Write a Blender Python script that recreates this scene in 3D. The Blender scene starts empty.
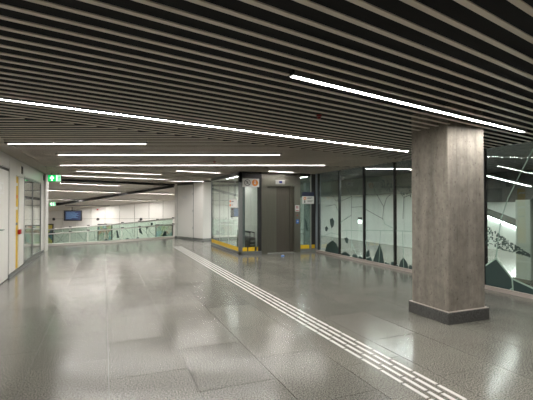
import bpy, bmesh, math, random
from mathutils import Vector as V, Matrix
random.seed(7)
sc = bpy.context.scene
COL = sc.collection

# ------------------------------------------------------------------ camera
F = 400.0                       # focal length in pixels (533 x 400 frame)
YAW = math.radians(22.05)
PITCH = math.atan(5.5 / F)
H = 1.6
cd = bpy.data.cameras.new('camera'); cam = bpy.data.objects.new('camera', cd); COL.objects.link(cam)
cd.sensor_width = 36; cd.lens = F / 533 * 36; cd.clip_start = .05; cd.clip_end = 200
cam.location = (0, 0, H); cam.rotation_euler = (math.pi/2 + PITCH, 0, -YAW)
sc.camera = cam
# ------------------------------------------------------------------ world, exposure
w = bpy.data.worlds.new('world'); sc.world = w; w.use_nodes = True
w.node_tree.nodes['Background'].inputs[0].default_value = (.5, .5, .5, 1)
w.node_tree.nodes['Background'].inputs[1].default_value = .02
sc.view_settings.view_transform = 'Standard'; sc.view_settings.look = 'None'
sc.view_settings.gamma = 1; sc.view_settings.use_curve_mapping = False
sc.view_settings.exposure = 0.35
sc.cycles.caustics_reflective = False; sc.cycles.caustics_refractive = False
sc.cycles.sample_clamp_indirect = 5.0
LED = 80.0                      # radiance of the linear luminaires

# ------------------------------------------------------------------ pixel helpers (direction only; distance from a surface)
CP = V((0, 0, H))
def ray(u, v):
    x = (u-266.5)/F; y = (200-v)/F
    f = math.cos(PITCH)-y*math.sin(PITCH); up = math.sin(PITCH)+y*math.cos(PITCH)
    return V((x*math.cos(YAW)+f*math.sin(YAW), -x*math.sin(YAW)+f*math.cos(YAW), up))
def G(u, v, h=0.): d = ray(u, v); return CP + d*((h-H)/d.z)
def PX(u, v, X): d = ray(u, v); return CP + d*(X/d.x)
def PY(u, v, Y): d = ray(u, v); return CP + d*(Y/d.y)
def PZ(u, v, z): return CP + ray(u, v)*z
def PL(u, v, p, n): d = ray(u, v); return CP + d*((p-CP).dot(n)/d.dot(n))

# ------------------------------------------------------------------ materials
def mat(name, col, rough=.5, metal=0., spec=.5, emis=None, estr=0.):
    m = bpy.data.materials.new(name); m.use_nodes = True
    b = m.node_tree.nodes['Principled BSDF']
    b.inputs['Base Color'].default_value = (*col, 1); b.inputs['Roughness'].default_value = rough
    b.inputs['Metallic'].default_value = metal; b.inputs['Specular IOR Level'].default_value = spec
    if emis: b.inputs['Emission Color'].default_value = (*emis, 1); b.inputs['Emission Strength'].default_value = estr
    return m
def N(m, t, **kw):
    n = m.node_tree.nodes.new(t)
    for k, v in kw.items(): setattr(n, k, v)
    return n
def LK(m, a, b): m.node_tree.links.new(a, b)
def ramp(m, fac, stops):
    r = N(m, 'ShaderNodeValToRGB'); e = r.color_ramp.elements
    while len(e) < len(stops): e.new(.5)
    for el, (p, c) in zip(e, stops): el.position = p; el.color = (*c, 1) if len(c) == 3 else c
    LK(m, fac, r.inputs[0]); return r.outputs[0]
def wpos(m, scale=(1, 1, 1)):
    g = N(m, 'ShaderNodeNewGeometry'); mp = N(m, 'ShaderNodeMapping'); mp.inputs['Scale'].default_value = scale
    LK(m, g.outputs['Position'], mp.inputs[0]); return mp.outputs[0]
def noise(m, vec, sc_, det=4, rough=.55):
    n = N(m, 'ShaderNodeTexNoise'); n.inputs['Scale'].default_value = sc_; n.inputs['Detail'].default_value = det
    n.inputs['Roughness'].default_value = rough; LK(m, vec, n.inputs['Vector']); return n.outputs['Fac']
def mixc(m, a, b, fac, mode='MULTIPLY'):
    x = N(m, 'ShaderNodeMix', data_type='RGBA', blend_type=mode)
    if isinstance(fac, (int, float)): x.inputs[0].default_value = fac
    else: LK(m, fac, x.inputs[0])
    for s, i in ((a, 6), (b, 7)):
        if isinstance(s, tuple): x.inputs[i].default_value = (*s, 1)
        else: LK(m, s, x.inputs[i])
    return x.outputs[2]

def granite(name, lo, hi, rough, tint=True):
    m = mat(name, lo, rough); b = m.node_tree.nodes['Principled BSDF']
    p = wpos(m)
    sp = ramp(m, noise(m, p, 78, 2, .75), [(.36, lo), (.64, hi)])
    cl = ramp(m, noise(m, p, 1.3, 4), [(.3, (.86, .86, .86)), (.7, (1.06, 1.06, 1.06))])
    c = mixc(m, sp, cl, 1.)
    if tint:
        o = N(m, 'ShaderNodeObjectInfo')
        c = mixc(m, c, ramp(m, o.outputs['Random'], [(0, (.86, .87, .86)), (1, (1.06, 1.055, 1.04))]), 1.)
    LK(m, c, b.inputs['Base Color'])
    r = ramp(m, noise(m, p, 2.2, 5, .6), [(.3, (rough*.92,)*3), (.7, (rough*1.1,)*3)])
    LK(m, r, b.inputs['Roughness'])
    return m
M = {}
M['tile'] = granite('polished_granite', (.05, .0485, .041), (.315, .302, .266), .17)
M['granite_dark'] = granite('dark_granite', (.03, .03, .028), (.12, .12, .115), .35, False)
M['grout'] = mat('grout', (.15, .142, .125), .6)
M['slat'] = mat('slat_paint', (.68, .60, .51), .38)
M['deck'] = mat('black_deck', (.006, .006, .006), .9)
M['led'] = mat('led_diffuser', (.9, .9, .9), .5, emis=(1, .97, .925), estr=LED)
M['led_dim'] = mat('led_dimmed', (.9, .9, .9), .5, emis=(.97, 1, .97), estr=LED*.3)
M['led_ramp'] = mat('led_ramp_hall', (.9, .9, .9), .5, emis=(1, .965, .91), estr=LED*1.05)
M['led_hall'] = mat('led_side_hall', (.9, .9, .9), .5, emis=(.95, 1, .965), estr=LED*3.0)
M['housing'] = mat('lamp_housing', (.16, .155, .15), .45)
M['lip'] = mat('added_shield_lip', (.42, .41, .40), .5)
M['black'] = mat('black_metal', (.012, .012, .012), .45)
M['steel'] = mat('steel', (.30, .31, .31), .38, .7)
M['dsteel'] = mat('dark_steel', (.05, .05, .05), .4, .5)
M['bluesteel'] = mat('painted_grey_steel', (.20, .235, .25), .4)
M['white'] = mat('white_panel', (.80, .78, .745), .38)
M['cream'] = mat('pale_plaster', (.66, .65, .63), .6)
M['hallceil'] = mat('beige_ceiling', (.72, .67, .61), .6)
M['alu'] = mat('brushed_alu', (.48, .47, .45), .35, .6)
M['yellow'] = mat('yellow_film', (.80, .52, .02), .45)
M['red'] = mat('red_plastic', (.42, .012, .015), .4)
M['dred'] = mat('dark_red_plastic', (.22, .012, .012), .4)
M['orange'] = mat('orange_print', (.80, .26, .03), .5)
M['navy'] = mat('navy_print', (.012, .018, .06), .4)
M['signwhite'] = mat('white_print', (.75, .74, .72), .5)
M['grey'] = mat('grey_print', (.13, .13, .13), .5)
M['blue'] = mat('blue_print', (.06, .20, .60), .4)
M['teal'] = mat('teal_film', (.026, .055, .052), .35)
M['tealline'] = mat('dark_line_film', (.05, .085, .075), .5)
M['paleline'] = mat('pale_green_film', (.32, .45, .38), .5)
M['bulk'] = mat('bulkhead_paint', (.15, .165, .14), .5)
M['hwall'] = mat('hall_wall', (.74, .78, .74), .5)
M['kerb'] = mat('stone_kerb', (.42, .37, .335), .4)
M['whitestone'] = mat('white_stone_kerb', (.72, .68, .63), .4)
M['green_em'] = mat('exit_green', (0, .5, .15), .5, emis=(0.0, .60, .11), estr=1.0)
M['pale_em'] = mat('exit_pale', (.6, .9, .7), .5, emis=(.42, .80, .52), estr=1.0)
M['white_em'] = mat('exit_white', (.9, .95, .9), .5, emis=(.9, 1, .93), estr=2.2)
M['screen'] = mat('screen', (.02, .025, .05), .3, emis=(.02, .03, .08), estr=.6)
M['screenline'] = mat('screen_text', (.1, .2, .3), .3, emis=(.10, .18, .30), estr=.6)
M['pink'] = mat('red_display', (.60, .16, .14), .5)

# concrete: board-marked vertical streaks, pits
m = mat('concrete', (.36, .33, .29), .8); M['concrete'] = m; b = m.node_tree.nodes['Principled BSDF']
st = ramp(m, noise(m, wpos(m, (5, 5, .5)), 1.3, 5, .6), [(.28, (.74, .74, .75)), (.72, (1.1, 1.09, 1.07))])
fi = ramp(m, noise(m, wpos(m, (1, 1, .8)), 7, 8, .75), [(.32, (.68, .67, .66)), (.66, (1.12, 1.12, 1.12))])
pv = noise(m, wpos(m, (1, 1, .55)), 42, 2, .5)
pits = ramp(m, pv, [(.29, (.35, .34, .32)), (.36, (1, 1, 1))])
sn = ramp(m, noise(m, wpos(m, (3, 3, .22)), 2.1, 6, .65), [(.42, (1, 1, 1)), (.66, (.58, .57, .55))])
c = mixc(m, (.285, .26, .222), st, .8); c = mixc(m, c, sn, .55); c = mixc(m, c, fi, 1.); c = mixc(m, c, pits, .7)
LK(m, c, b.inputs['Base Color'])
bp = N(m, 'ShaderNodeBump'); bp.inputs['Strength'].default_value = .5; bp.inputs['Distance'].default_value = .01
LK(m, noise(m, wpos(m, (1, 1, .5)), 30, 6, .7), bp.inputs['Height']); LK(m, bp.outputs[0], b.inputs['Normal'])

# brushed bronze-grey stainless steel of the lift
m = mat('lift_steel', (.20, .19, .155), .36, .75); M['lift'] = m; b = m.node_tree.nodes['Principled BSDF']
c = mixc(m, (.21, .20, .165), ramp(m, noise(m, wpos(m, (60, 60, 1)), 1.5, 3), [(.3, (.85,)*3), (.7, (1.1,)*3)]), 1.)
LK(m, c, b.inputs['Base Color'])
m = mat('lift_door_steel', (.15, .135, .11), .4, .7); M['liftdoor'] = m; b = m.node_tree.nodes['Principled BSDF']
c = mixc(m, (.15, .132, .108), ramp(m, noise(m, wpos(m, (60, 60, 1)), 1.5, 3), [(.3, (.85,)*3), (.7, (1.1,)*3)]), 1.)
LK(m, c, b.inputs['Base Color'])

def poster_mat(name, cols, s):
    m = mat(name, cols[0], .4); b = m.node_tree.nodes['Principled BSDF']
    v = N(m, 'ShaderNodeTexVoronoi'); v.inputs['Scale'].default_value = s; LK(m, wpos(m), v.inputs['Vector'])
    sx = N(m, 'ShaderNodeSeparateColor'); LK(m, v.outputs['Color'], sx.inputs[0])
    k = len(cols)
    r = ramp(m, sx.outputs[0], [((i+.0)/k, cc) for i, cc in enumerate(cols)])
    LK(m, r, b.inputs['Base Color']); return m
M['poster1'] = poster_mat('poster_print', [(.25, .42, .45), (.45, .46, .25), (.18, .34, .38), (.55, .52, .45), (.42, .25, .18)], 4.)
M['poster2'] = poster_mat('poster_print_red', [(.5, .05, .04), (.05, .07, .1), (.1, .3, .35), (.6, .5, .1)], 2.2)

def glass(name, tint, refl=1.0, dif=0.0, dcol=(.5, .6, .55)):
    m = bpy.data.materials.new(name); m.use_nodes = True; nt = m.node_tree
    for n in list(nt.nodes): nt.nodes.remove(n)
    out = N(m, 'ShaderNodeOutputMaterial'); tr = N(m, 'ShaderNodeBsdfTransparent'); tr.inputs[0].default_value = (*tint, 1)
    gl = N(m, 'ShaderNodeBsdfGlossy'); gl.inputs['Roughness'].default_value = .0; gl.inputs[0].default_value = (.95, 1, .97, 1)
    lw = N(m, 'ShaderNodeLayerWeight'); lw.inputs['Blend'].default_value = .5
    pw = N(m, 'ShaderNodeMath', operation='POWER'); pw.inputs[1].default_value = 5; LK(m, lw.outputs['Facing'], pw.inputs[0])
    ma = N(m, 'ShaderNodeMath', operation='MULTIPLY_ADD'); ma.inputs[1].default_value = .9*refl; ma.inputs[2].default_value = .045*refl
    LK(m, pw.outputs[0], ma.inputs[0])
    base = tr.outputs[0]
    if dif:
        df = N(m, 'ShaderNodeBsdfDiffuse'); df.inputs[0].default_value = (*dcol, 1)
        mx0 = N(m, 'ShaderNodeMixShader'); mx0.inputs[0].default_value = dif; LK(m, tr.outputs[0], mx0.inputs[1]); LK(m, df.outputs[0], mx0.inputs[2]); base = mx0.outputs[0]
    mx = N(m, 'ShaderNodeMixShader'); LK(m, ma.outputs[0], mx.inputs[0]); LK(m, base, mx.inputs[1]); LK(m, gl.outputs[0], mx.inputs[2])
    LK(m, mx.outputs[0], out.inputs[0]); return m
M['glass'] = glass('clear_glass', (.93, .965, .945), 1.1)
M['gglass'] = glass('green_glass', (.80, .905, .85), .9, .07, (.48, .62, .54))
M['shopglass'] = glass('shop_glass', (.92, .93, .92), 1.2, .14, (.78, .76, .74))
M['sideglass'] = glass('lift_side_glass', (.90, .96, .93), 1.0, .16, (.50, .66, .58))

# ------------------------------------------------------------------ object helpers
WO = {}                                            # world origins
def origin(o): return WO.get(o, V((0, 0, 0)))
def tag(o, label=None, cat=None, group=None, kind=None):
    if label: o['label'] = label
    if cat: o['category'] = cat
    if group: o['group'] = group
    if kind: o['kind'] = kind
    return o
def place(o, loc, parent):
    COL.objects.link(o); o.parent = parent
    o.location = V(loc) - (origin(parent) if parent else V((0, 0, 0))); WO[o] = V(loc); return o
def empty(name, loc=(0, 0, 0), **kw):
    o = bpy.data.objects.new(name, None); o.empty_display_size = .1
    place(o, loc, None); tag(o, **kw); return o
def mesh(name, verts, faces, material, parent=None, **kw):
    vs = [V(v) for v in verts]
    lo = V([min(v[i] for v in vs) for i in range(3)]); hi = V([max(v[i] for v in vs) for i in range(3)])
    og = V(((lo.x+hi.x)/2, (lo.y+hi.y)/2, lo.z))
    me = bpy.data.meshes.new(name); me.from_pydata([v-og for v in vs], [], faces)
    bm = bmesh.new(); bm.from_mesh(me); bmesh.ops.recalc_face_normals(bm, faces=bm.faces[:]); bm.to_mesh(me); bm.free()
    me.materials.append(material if not isinstance(material, str) else M[material])
    o = bpy.data.objects.new(name, me); place(o, og, parent); tag(o, **kw); return o
BF = [(0, 1, 2, 3), (7, 6, 5, 4), (0, 4, 5, 1), (1, 5, 6, 2), (2, 6, 7, 3), (3, 7, 4, 0)]
def bv(a, b):
    x0, y0, z0 = [min(p, q) for p, q in zip(a, b)]; x1, y1, z1 = [max(p, q) for p, q in zip(a, b)]
    return [(x0, y0, z0), (x1, y0, z0), (x1, y1, z0), (x0, y1, z0), (x0, y0, z1), (x1, y0, z1), (x1, y1, z1), (x0, y1, z1)]
def box(name, a, b, material, parent=None, **kw): return mesh(name, bv(a, b), BF, material, parent, **kw)
def boxes(name, lst, material, parent=None, **kw):
    vs, fs = [], []
    for a, b in lst:
        k = len(vs); vs += bv(a, b); fs += [tuple(i+k for i in f) for f in BF]
    return mesh(name, vs, fs, material, parent, **kw)
def bevel(o, wd=.01, seg=2):
    md = o.modifiers.new('bevel', 'BEVEL'); md.width = wd; md.segments = seg; md.limit_method = 'ANGLE'; return o
def prism_vf(poly, ext):
    """closed polygon of 3D points extruded by vector ext"""
    n = len(poly); a = [V(p) for p in poly]; vs = a + [p+V(ext) for p in a]
    fs = [tuple(range(n)), tuple(range(2*n-1, n-1, -1))] + [(i, (i+1) % n, n+(i+1) % n, n+i) for i in range(n)]
    return vs, fs
def prism(name, poly, ext, material, parent=None, **kw): return mesh(name, *prism_vf(poly, ext), material, parent, **kw)
def bar_vf(p, q, wd, ht, up=(0, 0, 1)):
    """box beam from p to q (centre line at its bottom face), width wd, height ht"""
    p, q = V(p), V(q); d = (q-p).normalized(); s = d.cross(V(up)).normalized()*wd/2; t = s.cross(d).normalized()*ht
    return [p-s, p+s, q+s, q-s, p-s+t, p+s+t, q+s+t, q-s+t], BF
def bar(name, p, q, wd, ht, material, parent=None, up=(0, 0, 1), **kw):
    return mesh(name, *bar_vf(p, q, wd, ht, up), material, parent, **kw)
def join(parts):
    vs, fs = [], []
    for v, f in parts:
        k = len(vs); vs += list(v); fs += [tuple(i+k for i in g) for g in f]
    return vs, fs
def tube_vf(pts, r, n=8):
    pts = [V(p) for p in pts]; vs, fs = [], []
    for i, p in enumerate(pts):
        d = (pts[min(i+1, len(pts)-1)]-pts[max(i-1, 0)]).normalized()
        a = d.cross(V((0, 0, 1)))
        if a.length < .1: a = d.cross(V((1, 0, 0)))
        a.normalize(); b_ = d.cross(a)
        for k in range(n):
            t = 2*math.pi*k/n; vs.append(p+a*math.cos(t)*r+b_*math.sin(t)*r)
    for i in range(len(pts)-1):
        for k in range(n): fs.append((i*n+k, i*n+(k+1) % n, (i+1)*n+(k+1) % n, (i+1)*n+k))
    fs.append(tuple(range(n))); fs.append(tuple(range((len(pts)-1)*n+n-1, (len(pts)-1)*n-1, -1)))
    return vs, fs
def tube(name, pts, r, material, parent=None, n=8, **kw): return mesh(name, *tube_vf(pts, r, n), material, parent, **kw)
def disc_vf(c, nrm, r, th, n=20, r2=None):
    c, nrm = V(c), V(nrm).normalized(); a = nrm.cross(V((0, 0, 1)))
    if a.length < .1: a = V((1, 0, 0))
    a.normalize(); b_ = nrm.cross(a)
    ring = lambda rr, o: [c+o+(a*math.cos(2*math.pi*k/n)+b_*math.sin(2*math.pi*k/n))*rr for k in range(n)]
    if r2 is None: return prism_vf(ring(r, V((0, 0, 0))), nrm*th)
    vs = ring(r, V((0, 0, 0)))+ring(r2, V((0, 0, 0)))+ring(r, nrm*th)+ring(r2, nrm*th); fs = []
    for k in range(n):
        j = (k+1) % n
        fs += [(k, j, n+j, n+k), (2*n+k, 3*n+k, 3*n+j, 2*n+j), (k, 2*n+k, 2*n+j, j), (n+k, n+j, 3*n+j, 3*n+k)]
    return vs, fs

def clip(poly, a, b, c):
    """keep a*x+b*y <= c of a 2D polygon"""
    out = []
    for i in range(len(poly)):
        p, q = poly[i], poly[(i+1) % len(poly)]
        dp, dq = a*p[0]+b*p[1]-c, a*q[0]+b*q[1]-c
        if dp <= 0: out.append(p)
        if (dp < 0 < dq) or (dq < 0 < dp):
            t = dp/(dp-dq); out.append((p[0]+t*(q[0]-p[0]), p[1]+t*(q[1]-p[1])))
    return out

# ------------------------------------------------------------------ key lines of the plan
XL, XR, HC = -1.93, 6.83, 2.70
A_SL = math.radians(13.45)                          # direction of the main slats
dS = V((math.cos(A_SL), math.sin(A_SL), 0)); nS = V((-math.sin(A_SL), math.cos(A_SL), 0))
dC = V((math.cos(YAW), -math.sin(YAW), 0)); nC = V((math.sin(YAW), math.cos(YAW), 0))   # second slat field
C0 = nS.dot(G(60, 122.4, HC)); Z2 = 11.35
E1, E2 = G(65, 179, HC), G(175, 184, HC)            # far edge of the slatted ceiling
dE = (E2-E1).normalized(); nE = V((-dE.y, dE.x, 0)); cE = nE.dot(E1)
B0, B1, B2 = G(48, 246), G(110, 242.5), G(173, 237.7)   # foot of the balustrade
YF = 12.32                                          # lift front
XG = 4.05                                           # side glazing of the lift lobby
# ------------------------------------------------------------------ floor
floor = boxes('floor', [((-5.2, -5, -.25), (XG+.02, 17.7, -.006)), ((XG+.02, -5, -.25), (14, 21.2, -.006))], 'grout', kind='structure')
TW, TL, X0 = .72, 1.08, .045
cols = [XL] + [X0+TW*k for k in range(-2, 10)] + [XR]
dB = (B2-B0).normalized(); nB = V((-dB.y, dB.x, 0)); cB = nB.dot(B0)+.12
fullmesh = None
for ci in range(len(cols)-1):
    xa, xb = cols[ci]+.003, cols[ci+1]-.003
    off = 3.96 + (.54 if ci % 2 == 0 else 0) + 0
    for k in range(-3, 17):
        ya, yb = off+k*TL+.002, off+(k+1)*TL-.002
        if yb < 1.2: continue
        if xa > XG-.4 and ya > YF: continue
        poly = [(xa, ya), (xb, ya), (xb, yb), (xa, yb)]
        cp = clip(poly, nB.x, nB.y, cB)
        if xa > XG-.4: cp = clip(cp, 0, 1, YF)
        if len(cp) < 3: continue
        full = len(cp) == 4 and all(abs(p[0]-q[0])+abs(p[1]-q[1]) < 1e-6 for p, q in zip(cp, poly)) and abs(xb-xa-(TW-.006)) < 1e-4
        if full and fullmesh:
            o = bpy.data.objects.new('floor_tile', fullmesh); place(o, ((xa+xb)/2, (ya+yb)/2, -.03), floor)
        else:
            o = prism('floor_tile', [(x, y, -.03) for x, y in cp], (0, 0, .03), 'tile', floor)
            if full: fullmesh = o.data
# strip of floor beside the balustrade left of the wall end and the lobby floor
box('lobby_floor', (XG, YF, -.03), (10.8, 20.9, -.0005), 'tile', floor)
box('hall_floor', (XR+.1, -4.9, -.03), (13.2, YF, -.0005), 'tile', floor)
box('side_floor', (-4.4, 16.4, -.03), (XL-.005, 17.6, -.0005), 'tile', floor)

# tactile guiding bars: four lines of short bars
bar_mesh = None
for li in range(4):
    xc = 2.495 + li*.0885
    y = 1.35 + (.0, .11, .04, .17)[li]
    while y < 15.6:
        if bar_mesh is None:
            o = bevel(box('tactile_bar', (xc-.018, y, 0), (xc+.018, y+.284, .005), mat('tactile_steel', (.66, .65, .62), .38), floor), .003, 1)
            bar_mesh = o.data
        else:
            o = bpy.data.objects.new('tactile_bar', bar_mesh); place(o, (xc, y+.142, 0), floor)
        y += .312

# ------------------------------------------------------------------ ceiling: black deck and slats
ceiling = box('ceiling', (-5.4, -5, 2.98), (XR+.05, 22, 3.06), 'deck', kind='structure')
def interval(poly, d, n, c):
    ts = []
    for i in range(len(poly)):
        p, q = poly[i], poly[(i+1) % len(poly)]
        a, b_ = n.x*p[0]+n.y*p[1]-c, n.x*q[0]+n.y*q[1]-c
        if (a < 0) != (b_ < 0):
            t = a/(a-b_); x, y = p[0]+t*(q[0]-p[0]), p[1]+t*(q[1]-p[1]); ts.append(d.x*x+d.y*y)
    return (min(ts), max(ts)) if len(ts) >= 2 else None
def merge(iv):
    iv = sorted(i for i in iv if i and i[1]-i[0] > .06); out = []
    for a, b_ in iv:
        if out and a <= out[-1][1]+.02: out[-1] = (out[-1][0], max(b_, out[-1][1]))
        else: out.append((a, b_))
    return out
def subtract(iv, cut):
    out = []
    for a, b_ in iv:
        if cut[1] <= a or cut[0] >= b_: out.append((a, b_)); continue
        if cut[0]-a > .06: out.append((a, cut[0]))
        if b_-cut[1] > .06: out.append((cut[1], b_))
    return out
ROOM = [(XL, -4.9), (XR-.02, -4.9), (XR-.02, 12.2), (XL, 12.2)]
R_near = [clip(ROOM, nS.x, nS.y, C0-.02)]
big = [(XL, 0), (XR-.02, 0), (XR-.02, YF), (XL, YF)]
bigL = [(XL, 0), (XG, 0), (XG, 30), (XL, 30)]
bigW = [(-5.2, 16.45), (XL, 16.45), (XL, 30), (-5.2, 30)]
bigP = [(XG, 0), (10, 0), (10, 18), (XG, 18)]
def far(poly, lo=None, hi=None):
    p = clip(poly, -nS.x, -nS.y, -(C0+.02))
    if hi: p = clip(p, nC.x, nC.y, hi)
    if lo: p = clip(p, -nC.x, -nC.y, -lo)
    return clip(p, nE.x, nE.y, cE-.03)
R2 = [far(big, hi=Z2), far(bigL, hi=Z2)]
R3 = [far(big, lo=Z2+.02), far(bigL, lo=Z2+.02), far(bigW, lo=Z2+.02)]
# lamp lines: (pixel ends, field, number of diffusers, label)
LAMPS = [
 ((293, 76), (524, 132), dS, nS, 2, 'bright white linear ceiling light ending beside the concrete column top'),
 ((-14, 95.4), (405, 152), dS, nS, 3, 'longest white linear ceiling light crossing the left half of the slats'),
 ((5, 143), (147, 144), dC, nC, 1, 'short white linear ceiling light nearest the grey left wall'),
 ((56, 154), (280, 155), dC, nC, 2, 'white linear ceiling light of two tubes, second behind the slat field edge'),
 ((60, 165), (325, 165), dC, nC, 3, 'white linear ceiling light of three tubes just in front of the lift'),
 ((77, 170.4), (160, 174.8), dS, nS, 2, 'slanting linear ceiling light above and left of the white partition'),
 ((177, 170.5), (220, 173), dS, nS, 1, 'small slanting linear ceiling light between the partition and the lift lobby'),
 ((271, 170.8), (292, 172.6), dS, nS, 1, 'smallest linear ceiling light directly above the lift door'),
 ((60, 174.8), (165, 179.8), dS, nS, 2, 'thin linear ceiling light nearest the green exit sign'),
]
CUTS = []
def lamp(P, Q, nseg, label, z=HC, wd=.052, ml='led', hgt=.07, group='linear ceiling lights', lip=.012):
    mid = (P+Q)/2
    t = empty('linear_light', mid, label=label, cat='light', group=group)
    d = (Q-P)/nseg
    s = (Q-P).normalized()
    # housing channel with end caps, diffusers hang a little proud
    sd = s.cross(V((0, 0, 1))).normalized()*(wd/2+.004)
    bar('housing', P-s*.012+V((0, 0, .004)), Q+s*.012+V((0, 0, .004)), wd+.016, hgt, 'housing', t)
    for g_ in (-1, 1):                             # side lips, added to hide the bright diffuser at grazing view
        bar('lip', P-s*.012+sd*g_+V((0, 0, -lip)), Q+s*.012+sd*g_+V((0, 0, -lip)), .008, lip+.006, 'lip', t)
    for k in range(nseg):
        bar('diffuser', P+d*k+s*.012+V((0, 0, -.002)), P+d*(k+1)-s*.012+V((0, 0, -.002)), wd, .005, ml, t)
    bar('end_cap', P-s*.03, P-s*.011, wd+.018, hgt+.01, 'black', t)
    bar('end_cap', Q+s*.011, Q+s*.03, wd+.018, hgt+.01, 'black', t)
    return t
for a, b_, d, n, k, lab in LAMPS:
    p, q = G(*a, HC), G(*b_, HC); c = n.dot((p+q)/2)
    t0, t1 = d.dot(p), d.dot(q)
    P, Q = d*t0+n*c, d*t1+n*c; P.z = Q.z = HC
    lamp(P, Q, k, lab, lip=.006 if P.y < 6 else .009); CUTS.append((d, n, c, t0-.04, t1+.04))
for c, t0, t1, lab in ((.35, -.2, 6.6, 'added unseen linear ceiling light over the floor behind the viewpoint'), (-1.95, -.6, 6.2, 'added unseen linear ceiling light farthest behind the viewpoint')):  # unseen lamps added to light the near floor, continuing the corridor's row
    P, Q = dS*t0+nS*c, dS*t1+nS*c; P.z = Q.z = HC
    lamp(P, Q, 3, lab); CUTS.append((dS, nS, c, t0-.04, t1+.04))
p, q = G(171, 181, 2.662), G(204.5, 181.3, 2.662)
lamp(p, q, 1, 'linear ceiling light right in front of the white partition', hgt=.01, lip=.008)
PITCH_S, WS, HS = .167, .041, .008
COLB = (4.30, 4.985, 4.09, 4.78)                    # column shaft x0 x1 y0 y1
def slats(regions, d, n, ph):
    cs = [n.x*p[0]+n.y*p[1] for r in regions for p in r]
    k = math.ceil((min(cs)-ph)/PITCH_S)
    while ph+k*PITCH_S < max(cs):
        c = ph+k*PITCH_S; k += 1
        iv = merge([interval(r, d, n, c) for r in regions if len(r) > 2])
        for (d2, n2, c2, t0, t1) in CUTS:
            if abs(d2.dot(d)) > .999 and abs(c2-c) < (WS+.07)/2: iv = subtract(iv, (t0, t1))
        ci = interval([(COLB[0], COLB[2]), (COLB[1], COLB[2]), (COLB[1], COLB[3]), (COLB[0], COLB[3])], d, n, c)
        if ci: iv = subtract(iv, (ci[0]-.01, ci[1]+.01))
        for a, b_ in iv:
            P, Q = d*a+n*c, d*b_+n*c; P.z = Q.z = HC
            bar('slat', P, Q, WS, HS, 'slat', ceiling)
slats(R_near, dS, nS, nS.dot(G(298, 0, HC)))
slats(R2, dC, nC, 0.05)
slats(R3, dS, nS, .03)
# black fascia along the far edge of the slat field
e0, e1 = E1-dE*3.9, E2+dE*.9
bar('fascia', e0+V((0, 0, -.10)), e1+V((0, 0, -.10)), .10, .38, 'black', ceiling)

# ------------------------------------------------------------------ left wall
yd0, yd1, y2, y3, y4, y5, y6 = 9.18, 10.19, 10.94, 11.29, 11.97, 14.96, 16.35
wl = boxes('wall_left', [((-2.15, -5, 0), (-1.96, y4, 2.98)), ((-2.15, y4, 0), (-1.96, y5, .08)), ((-2.15, y4, 2.33), (-1.96, y5, 2.98)), ((-2.15, y5, 0), (-1.96, y6, 2.98))], 'cream', kind='structure')
def panel(ya, yb, za, zb, x=XL, m_='white', name='panel'):
    return bevel(box(name, (-1.975, ya+.004, za), (x, yb-.004, zb), m_, wl), .004, 1)
yy = [-5, -3.6, -2.2, -.8, .6, 2.0, 3.4, 4.8, 6.2, 7.65, 9.1]
for a, b_ in zip(yy[:-1], yy[1:]): panel(a, b_, .09, 2.69)
panel(9.1, yd1+.03, 2.42, 2.69); panel(yd1+.06, y2, .09, 2.69)
panel(y2, y4-.02, 2.31, 2.69); panel(y3, y4-.02, .09, 2.30)
panel(y4-.02, y5+.02, 2.36, 2.69); panel(y5+.02, 15.55, .09, 2.69)
panel(y2, y3, .09, 2.30, -1.95, 'yellow', 'yellow_panel')
# small print on the yellow strip
for za, zb, mm in ((2.02, 2.09, 'signwhite'), (1.45, 1.52, 'signwhite'), (1.72, 1.80, 'orange'), (1.08, 1.14, 'grey')):
    box('print_mark', (-1.951, y2+.04, za+.05), (-1.946, y3-.06, zb+.05), mm, wl)
box('baseboard_left', (-1.96, -5, 0), (XL+.012, 9.12, .085), 'steel', kind='structure')
box('baseboard_left', (-1.96, yd1+.05, 0), (XL+.012, y6, .075), 'steel', kind='structure')
# grilles
for a, b_, (v0, v1) in ((21.2, 22.9, (166, 174.5)), (43.2, 44.6, (175, 181))):
    p, q = PX(a, v0, XL), PX(b_, v1, XL)
    g = empty('wall_speaker_grille', (XL, p.y, q.z), label='dark slotted speaker grille on the left wall ' + ('above the yellow strip' if a < 30 else 'at the end near the exit sign'), cat='grille', group='slotted grilles on the left wall')
    box('back_plate', (XL-.001, p.y, q.z), (XL+.006, q.y, p.z), 'grey', g)
    for k in range(4): box('slot', (XL+.004, p.y+(q.y-p.y)*(.1+.22*k), q.z+.02), (XL+.010, p.y+(q.y-p.y)*(.2+.22*k), p.z-.02), 'black', g)
# end pilaster
box('trim_1', (-2.17, 15.62, 0), (XL+.05, y6+.02, 2.69), 'white', kind='structure')
# door
door = empty('door_1', (XL, (yd0+yd1)/2, 0), kind='structure')
boxes('door_shadow_gap', [((-1.99, yd0-.06, 0), (-1.945, yd0, 2.40)), ((-1.99, yd1, 0), (-1.945, yd1+.055, 2.40)), ((-1.99, yd0-.06, 2.35), (-1.945, yd1+.055, 2.40))], 'dsteel', door)  # dark strips stand in for the shadow gap around the leaf
leaf = box('door_leaf', (-1.98, yd0+.005, .02), (-1.938, yd1-.006, 2.345), 'white', door)
p = PX(0.2, 230, XL)
tube('lever_handle', [(-1.94, p.y-.04, p.z), (-1.88, p.y-.04, p.z), (-1.88, p.y+.08, p.z)], .011, 'steel', leaf)
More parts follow.
